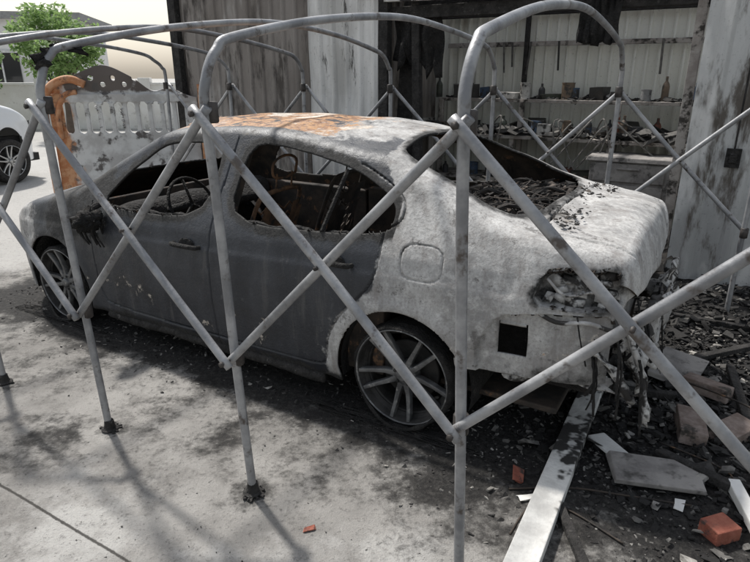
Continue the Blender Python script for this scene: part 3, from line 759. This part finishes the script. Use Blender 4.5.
for i in range(n-1):
    for j in range(m-1):
        if float(nz(i*.1,j*.1,0,1.6,27))<.7: F.append((i*m+j,i*m+j+1,(i+1)*m+j+1,(i+1)*m+j))
o=mesh('burnt_roof_sheet',V,F,M_SH_L,shed,True); o.modifiers.new('s','SOLIDIFY').thickness=.004
scrap('charred_rag_hanging',shed,[(.88+.30*t,.04,2.20) for t in np.linspace(0,1,16)],.36,5,M_SOOT,.05)
scrap('charred_rag_dark',shed,[(2.45+.5*t,-.1,2.15) for t in np.linspace(0,1,16)],.5,11,M_SOOT,.3)
shelf=MB()
for z,yy,dd in((1.34,-1.42,.34),(.98,-1.25,.6),(.5,-1.3,.5)):
    shelf.box((1.5,yy,z),(3.0,dd,.035),None,0,.01)
for x in(.1,1.0,2.0,2.95):
    shelf.box((x,-1.25,.67),(.05,.05,1.34)); shelf.box((x,-1.0,.5),(.05,.05,1.0))
shelf.obj('tool_shelf',M_PLANKG,shed,bevel=.004)
cols=[(.42,.40,.37),(.05,.05,.055),(.24,.08,.05),(.07,.11,.18),(.26,.23,.15),(.25,.25,.25),(.55,.53,.5),(.08,.09,.07),(.18,.13,.09),(.09,.085,.08),(.05,.045,.04)]
CM=[m_noise('junk_%d'%i,c,tuple(k*.7 for k in c),12,.6,c3=(.04,.038,.035),s3=14,th=(.46,.6)) for i,c in enumerate(cols)]
b=MB()
def bottle(x,y,z,m,h,rr): b.lathe([(0,0),(rr,0),(rr,h*.6),(rr*.8,h*.7),(rr*.35,h*.82),(rr*.35,h),(0,h)],14,Matrix.Translation((x,y,z)),m)
def can(x,y,z,m,h,rr): b.lathe([(0,0),(rr,0),(rr,h*.06),(rr*.96,h*.08),(rr*.96,h*.92),(rr,h*.94),(rr,h),(rr*.9,h),(rr*.88,h*.97),(0,h*.97)],16,Matrix.Translation((x,y,z)),m)
for z,yy,sp in((1.358,-1.40,.15),(.998,-1.15,.16),(.998,-1.38,.2),(.518,-1.2,.2)):
    x=.05
    while x<2.95:
        x+=random.uniform(.2,2.0)*sp; k=random.random(); m=random.randrange(len(cols)); y=yy+random.uniform(-.08,.08)
        if k<.25: bottle(x,y,z,m,random.uniform(.12,.25),random.uniform(.025,.045))
        elif k<.6: can(x,y,z,m,random.uniform(.08,.18),random.uniform(.03,.07))
        elif k<.9: 
            hh=random.uniform(.05,.15); b.box((x,y,z+hh/2),(random.uniform(.08,.3),random.uniform(.1,.2),hh),Matrix.Rotation(random.uniform(-.5,.5),3,'Z'),m,.06)
b.obj('bottles_cans_and_boxes',CM,shed,False)
b=MB()
b.box((.75,-.85,.42),(.7,.42,.84)); 
for k in range(4): b.box((.75,-.628,.14+k*.2),(.62,.02,.17)); b.box((.75,-.61,.18+k*.2),(.2,.02,.02))
b.box((.75,-.85,.86),(.76,.48,.04),None,0,.02)
b.obj('drawer_cabinet',M_SLAB,shed,bevel=.006)
b=MB()
for _ in range(14):
    x=random.uniform(.2,2.8); b.tube(spline([(x,-1.3,1.02),(x+random.uniform(-.3,.3),-.95,1.1+random.random()*.1),(x+random.uniform(-.4,.4),-.9,.7)],6),.008,6)
for _ in range(6):
    x=random.uniform(.3,2.8); b.tube([(x,-1.58,1.95),(x+random.uniform(-.03,.03),-1.58,1.95-random.uniform(.15,.4))],.012,6,t=random.random()*.5)
chips(b,350,lambda:(random.uniform(0,2.9),random.uniform(-1.45,-.95),1.0+random.random()*.05),.03,.09,.4,(0,1),4)
chips(b,260,lambda:(random.uniform(0,2.9),random.uniform(-1.5,-1.3),1.36),.02,.06,.4,(0,1),4)
b.obj('bench_junk',M_CHIP,shed)
b=MB()
chips(b,1500,lambda:(lambda x,y:(x,y,max(0,.55*math.exp(-((x-1.6)/1.0)**2-((y+.3)/.45)**2)+random.uniform(-.02,.03))))(random.uniform(.3,3),random.uniform(-1.1,.3)),.03,.16)
b.obj('charred_heap',m_tone('heap_char',(.012,.011,.01),(.16,.14,.12)),shed)
b=MB()
b.box((-.06,.10,1.02),(.10,.04,.14),None,0); b.box((-.06,.125,1.02),(.05,.02,.07)); b.tube([(-.06,.10,1.09),(-.05,.10,2.8)],.008,6)
b.obj('door_latch_box',M_CHAR,shed,bevel=.004)
# ------------------------------------------------------------------ debris on the ground
b=MB()
chips(b,8500,lambda:(random.gauss(1.75,.5),random.gauss(2.8,.7),random.random()**3*.03),.004,.024,.45,(0,1),8)
chips(b,200,lambda:(random.gauss(1.75,.45),random.gauss(2.7,.6),random.random()**3*.04),.03,.055,.35,(.1,1),4)
def f_under():
    lx=random.uniform(-1.3,3.5); ly=random.gauss(.62,.22); 
    return (CAR0[0]+D[0]*lx-N[0]*ly,CAR0[1]+D[1]*lx-N[1]*ly,0)
chips(b,4500,f_under,.003,.013,.4,(0,1),6)
chips(b,800,lambda:(random.uniform(-3,1.2),random.uniform(1.4,4),0),.002,.005,.4,(0,1),2)
chips(b,2200,lambda:(random.gauss(.78,.26),random.gauss(1.9,.36),0),.003,.013,.4,(0,1),5)
def f_back():
    lx=random.uniform(-2,3); ly=-random.uniform(1.0,2.9); return (CAR0[0]+D[0]*lx-N[0]*ly,CAR0[1]+D[1]*lx-N[1]*ly,random.random()**2*.08)
chips(b,4000,f_back,.012,.045,.45,(0,1),8)
b.obj('charred_debris',M_CHIP)
def solid(name,p,d,rz,mat,rx=0,jit=.03,bev=.005,z=0,ry=0):
    bb=MB(); bb.box((0,0,d[2]/2),d,None,0,jit); return bb.obj(name,mat,None,loc=(p[0],p[1],z),rot=(rx,ry,rz),bevel=bev)
ang=math.atan2(1.243,.684)
solid('scorched_plank',(.80,2.12),(1.75,.11,.05),ang,M_PLANKW,jit=.004,bev=.004,z=.012)
bb=MB(); bb.box((0,0,.02),(.7,.035,.025),None,0,.02); bb.obj('charred_lath',M_CHAR,None,loc=(.72,1.72,.006),rot=(0,0,ang+.5),bevel=.003)
solid('loose_brick',(1.50,2.42),(.24,.12,.075),1.2,M_BRICKG,.1)
solid('loose_brick',(1.68,2.38),(.22,.115,.07),.5,M_BRICKG,.1)
solid('loose_brick',(1.75,2.75),(.23,.11,.07),2.3,M_BRICKG,.15,z=.02)
solid('red_brick',(1.275,1.75),(.11,.09,.06),.3,M_BRICK)
solid('broken_tile',(1.06,2.26),(.19,.09,.014),1.9,M_WHITE,z=.024,jit=.05)
solid('stone_slab',(1.18,2.08),(.36,.20,.024),-.25,M_SLAB,jit=.04,z=.022)
solid('stone_slab',(1.72,3.0),(.4,.24,.03),.9,M_SLAB,.1,jit=.05,z=.03)
solid('white_batten',(1.42,1.80),(.4,.05,.04),1.35,M_WHITE,z=.02)
solid('red_plastic_shard',(.60,2.08),(.09,.045,.012),1.3,M_BRICK,.4,jit=.15,bev=.002,z=.01)
solid('red_plastic_shard',(-.25,1.78),(.045,.02,.006),.3,M_BRICK,.2,jit=.2,bev=.002,z=.004)
for p,a,l in(((2.1,3.2),.3,.8),((1.9,2.7),1.2,.6),((2.2,3.7),2.6,1.0),((1.55,3.3),.9,.5),((1.35,2.75),2.9,.45),((1.35,2.1),2.2,.3)):
    solid('charred_timber',p,(l,.045,.035),a,M_CHAR,ry=random.uniform(-.08,.08),jit=.05,z=.02)
for p,a in(((.62,1.95),.2),((1.2,1.9),1.),((1.9,2.3),2.)):
    solid('white_ash_shard',p,(.07,.03,.006),a,M_WHITE,.1,jit=.2,bev=.001,z=.01)
bb=MB(); bb.tube(spline([(.55,2.0,.01),(.8,2.0,.015),(1.0,1.95,.02),(1.25,1.9,.01)],8),.004,5); bb.tube(spline([(1.3,2.3,.03),(1.5,2.1,.02),(1.45,1.9,.03),(1.7,1.8,.02)],8),.004,5); bb.tube(spline([(1.6,2.9,.05),(1.8,2.5,.1),(2.0,2.2,.03)],8),.005,5)
bb.tube(spline([(.5,1.75,.008),(.62,1.9,.012),(.75,1.88,.01),(.9,1.7,.012)],8),.004,5)
bb.obj('loose_wire',M_INNER,None,True)
# ------------------------------------------------------------------ slotted metal fence behind the bonnet
fence=empty('slotted_metal_fence',(-3.3,7.1,0),R(12))
def panel(name,x0,x1,z0,ztopf,holes,mat,parent,h=.012,thick=.03,bulge=None):
    nx=int((x1-x0)/h); nzv=int((2.0-z0)/h)
    X,Z=np.meshgrid(np.linspace(x0,x1,nx),np.linspace(0,1,nzv),indexing='ij'); Z=z0+(ztopf(X)-z0)*Z
    cx=lambda A:(A[:-1,:-1]+A[1:,1:]+A[1:,:-1]+A[:-1,1:])/4
    for p in holes:
        pb=np.array(p); m=(X>pb[:,0].min()-.03)&(X<pb[:,0].max()+.03)
        d,bx,bz,ins=poly_near(X[m],Z[m],p); mm=d<h*.56; x_=X[m];z_=Z[m]; x_[mm]=bx[mm];z_[mm]=bz[mm]; X[m]=x_;Z[m]=z_
    kill=np.zeros((nx-1,nzv-1),bool); a,c=cx(X),cx(Z)
    for p in holes: kill|=poly_near(a,c,p)[3]
    idx=np.arange(nx*nzv).reshape(nx,nzv); F=np.stack([idx[:-1,:-1],idx[1:,:-1],idx[1:,1:],idx[:-1,1:]],-1)[~kill].reshape(-1,4)
    Y=bulge(X,Z) if bulge else 0*X
    o=mesh(name,np.stack([X,Y,Z],-1).reshape(-1,3),F,mat,parent,True); o.modifiers.new('s','SOLIDIFY').thickness=thick; return o
def slot(cx,z0,z1,w): return [(cx+w*math.cos(a),z1-w+w*math.sin(a)) for a in np.linspace(0,math.pi,9)]+[(cx+w*math.cos(a),z0+w+w*math.sin(a)) for a in np.linspace(math.pi,2*math.pi,9)]
holes=[slot(-.26+i*.14,.95,1.31,.045) for i in range(10)]
holes+=[[(-.20+i*.12+.03*math.cos(a),1.57+.03*math.sin(a)-(i%2)*.07) for a in np.linspace(0,6.28,14)[:-1]] for i in range(7)]
t=NT('rusted_white_panel'); sx=t.n('ShaderNodeSeparateXYZ'); t.l(t.co,sx.inputs[0])
n=t.noise(4,5)
c=t.mix(t.ramp(n,.4,.6),(.60,.60,.59),(.42,.41,.40))
rm=t.math('ADD',t.ramp(sx.outputs[0],-.5,-.05,1.0,0),0.)
c=t.mix(t.ramp(t.math('ADD',rm,t.math('MULTIPLY',t.math('SUBTRACT',n,.5),1.5)),.3,.55),c,t.mix(t.ramp(t.noise(15,5),.4,.6),(.42,.17,.07),(.55,.3,.16)))
dk=t.math('ADD',t.ramp(sx.outputs[2],1.38,1.46),t.ramp(sx.outputs[0],-.35,-.2,-1,0))
c=t.mix(t.ramp(t.math('ADD',dk,t.math('MULTIPLY',t.math('SUBTRACT',t.noise(7,5,.6,None,4),.5),2.)),.4,.8),c,(.12,.10,.09))
c=t.mix(t.ramp(t.noise(6,5,.6,None,5),.57,.67),c,(.10,.09,.085))
m_f=t.fin(c,.7)
def ftop(X): return 1.40+.26*np.exp(-((X-.15)/.48)**6)+.05*np.sin(X*9)*(X>-.3)
panel('panel',-.45,1.2,.1,ftop,holes,m_f,fence,bulge=lambda X,Z:.05*np.sin(np.clip((Z-.1)/1.5,0,1)*3.14)+.03*(Z>1.40)+.02*np.sin(X*11)*(Z>1.3))
m_or=m_noise('rust_orange',(.42,.17,.07),(.55,.3,.17),9,.8,c3=(.12,.07,.05),s3=7,th=(.54,.66))
b=MB(); b.tube(spline([(-.5,0,.0),(-.5,0,1.1),(-.47,0,1.35),(-.36,0,1.5),(-.18,0,1.56),(-.02,0,1.5)],6),.045,10)
b.tube(spline([(-.36,.01,.9),(-.35,.01,1.2),(-.26,.01,1.38),(-.12,.01,1.42)],6),.03,8); b.box((1.25,0,.75),(.07,.07,1.5))
b.obj('end_posts',m_or,fence,True)
# ------------------------------------------------------------------ parked white car
pc=empty('parked_white_car',(0,0,0),0)
hd=math.atan2(.94,.34); pc.rotation_euler=(0,0,hd)
fw=np.array([math.cos(hd),math.sin(hd)]); rt=np.array([math.sin(hd),-math.cos(hd)])
SX=.86
wc=np.array([-5.60,9.2]); org=wc-fw*WB*SX-rt*.88; pc.location=(org[0],org[1],0)
M_WP=NT('white_car_paint'); M_WP.b.inputs['Coat Weight'].default_value=.6; M_WP=M_WP.fin(M_WP.mix(M_WP.noise(3),(.66,.67,.68),(.72,.73,.74)),.35)
M_GL=NT('dark_glass').fin((.02,.022,.025),.06)
pb=build_body('body_shell',pc,.03,False,[M_WP,M_GL],(0,0,0)); fix_norm(pb,(1.5,.89,.5)); pb.scale=(SX,1,1.30)
M_SIL=m_flat('silver_alloy',(.5,.5,.5),.35,.8); M_TY=m_flat('tyre',(.02,.02,.02),.8)
for i,(x,s) in enumerate(((0,1),(WB*SX,1),(0,-1),(WB*SX,-1))): wheel(pc,x,s*.875,.34,s,.24,.335,M_SIL,'wheel_%d'%i)
b=MB()
for cx in(0,WB*SX):
    for s in(1,-1): b.box((cx,s*.7,.40),(.60,.12,.6))
b.box((1.15,0,.34),(3.5,1.4,.12)); 
for s in(1,-1): b.box((3.22*SX,s*.60,.86),(.14,.20,.10),Matrix.Rotation(R(-40)*s,3,'Z'),0)
b.obj('underbody',M_TY,pc)
# ------------------------------------------------------------------ distant things
def tree(name,p,h,cr,nl,seed,leafc=((.05,.10,.02),(.12,.19,.04)),ls=.12):
    random.seed(seed); e=empty(name,(p[0],p[1],0))
    b=MB(); tips=[]
    b.tube(spline([(0,0,0),(.05,.03,h*.25),(-.05,0,h*.5),(0,.05,h*.75)],6),list(np.linspace(.12,.05,19)),8)
    for i in range(9):
        a=i*2.4;z0=h*random.uniform(.3,.65);L=cr*random.uniform(.6,1)
        tip=(L*math.cos(a),L*math.sin(a),z0+h*random.uniform(.12,.3)); tips.append(tip)
        b.tube(spline([(0,0,z0),(L*.5*math.cos(a),L*.5*math.sin(a),z0+.15*h),tip],5),list(np.linspace(.04,.012,11)),6)
    b.obj('trunk_and_limbs',m_flat('bark',(.12,.09,.07),.9),e,True)
    b=MB(); cl=[(t[0]*random.uniform(.5,1.1),t[1]*random.uniform(.5,1.1),t[2]+random.uniform(-.2,.5)) for t in tips for _ in range(4)]+[(0,0,h*.9),(0.2,.1,h*.8)]
    for _ in range(nl):
        c=random.choice(cl); r_=cr*.32
        d=Vector((random.gauss(0,1),random.gauss(0,1),random.gauss(0,.8))).normalized()*r_*random.random()**.4
        o_=Vector(c)+d; u=Vector((random.gauss(0,1),random.gauss(0,1),random.gauss(0,.6))).normalized(); v=u.orthogonal().normalized(); s_=ls*random.uniform(.5,1.2)
        b.add([o_-u*s_,o_+v*s_*.45,o_+u*s_,o_-v*s_*.45],[(0,1,2,3)],0,random.random())
    t=NT(name+'_leaf'); a=t.attr('tone')[0]
    c=t.mix(a,leafc[0],leafc[1]); m=t.fin(c,.6)
    tr=t.n('ShaderNodeBsdfTranslucent'); t.setv(tr.inputs[0],c); ms=t.n('ShaderNodeMixShader'); ms.inputs[0].default_value=.45
    t.l(t.b.outputs[0],ms.inputs[1]); t.l(tr.outputs[0],ms.inputs[2]); t.l(ms.outputs[0],t.out.inputs[0])
    b.obj('foliage',m,e)
tree('garden_tree',(-8.3,16.5),3.2,1.1,5500,3,((.14,.24,.07),(.30,.42,.16)),.075)
tree('shrub',(-11.2,16.6),1.9,1.2,3500,6,((.12,.20,.07),(.22,.33,.13)),.08)
house=empty('rendered_house',(-15.5,24,0),R(12))
b=MB(); b.box((0,0,1.7),(9,5,3.4)); b.obj('walls',m_noise('pale_render',(.66,.65,.63),(.75,.74,.73),2,.9),house)
b=MB(); b.box((0,0,3.5),(9.6,5.6,.22)); b.obj('roof_slab',m_flat('grey_fascia',(.3,.3,.3),.8),house)
b=MB()
for x in(-3,-.5,2,3.6): b.box((x,-2.52,1.7),(1.1,.06,1.2))
b.obj('windows',M_GL,house)
b=MB()
for x in(-3,-.5,2,3.6):
    zz,hh=1.7,1.2
    b.box((x,-2.56,zz+hh/2+.04),(1.2,.08,.08)); b.box((x,-2.56,zz-hh/2-.04),(1.25,.12,.08)); b.box((x,-2.565,zz),(.05,.06,hh))
b.obj('window_frames',m_flat('white_frames',(.7,.7,.7),.5),house)
wl=empty('boundary_wall',(-6,19,0),R(5))
b=MB(); b.box((0,0,.65),(22,.2,1.3)); b.box((0,0,1.33),(22.1,.28,.07)); 
for x in range(-10,11,3): b.box((x,-.02,.75),(.35,.3,1.5))
b.obj('wall_and_piers',m_noise('painted_blockwork',(.68,.66,.63),(.76,.75,.73),1.5,.9,c3=(.5,.48,.45),s3=3),wl,bevel=.01)
print('objects',len(scene.objects))
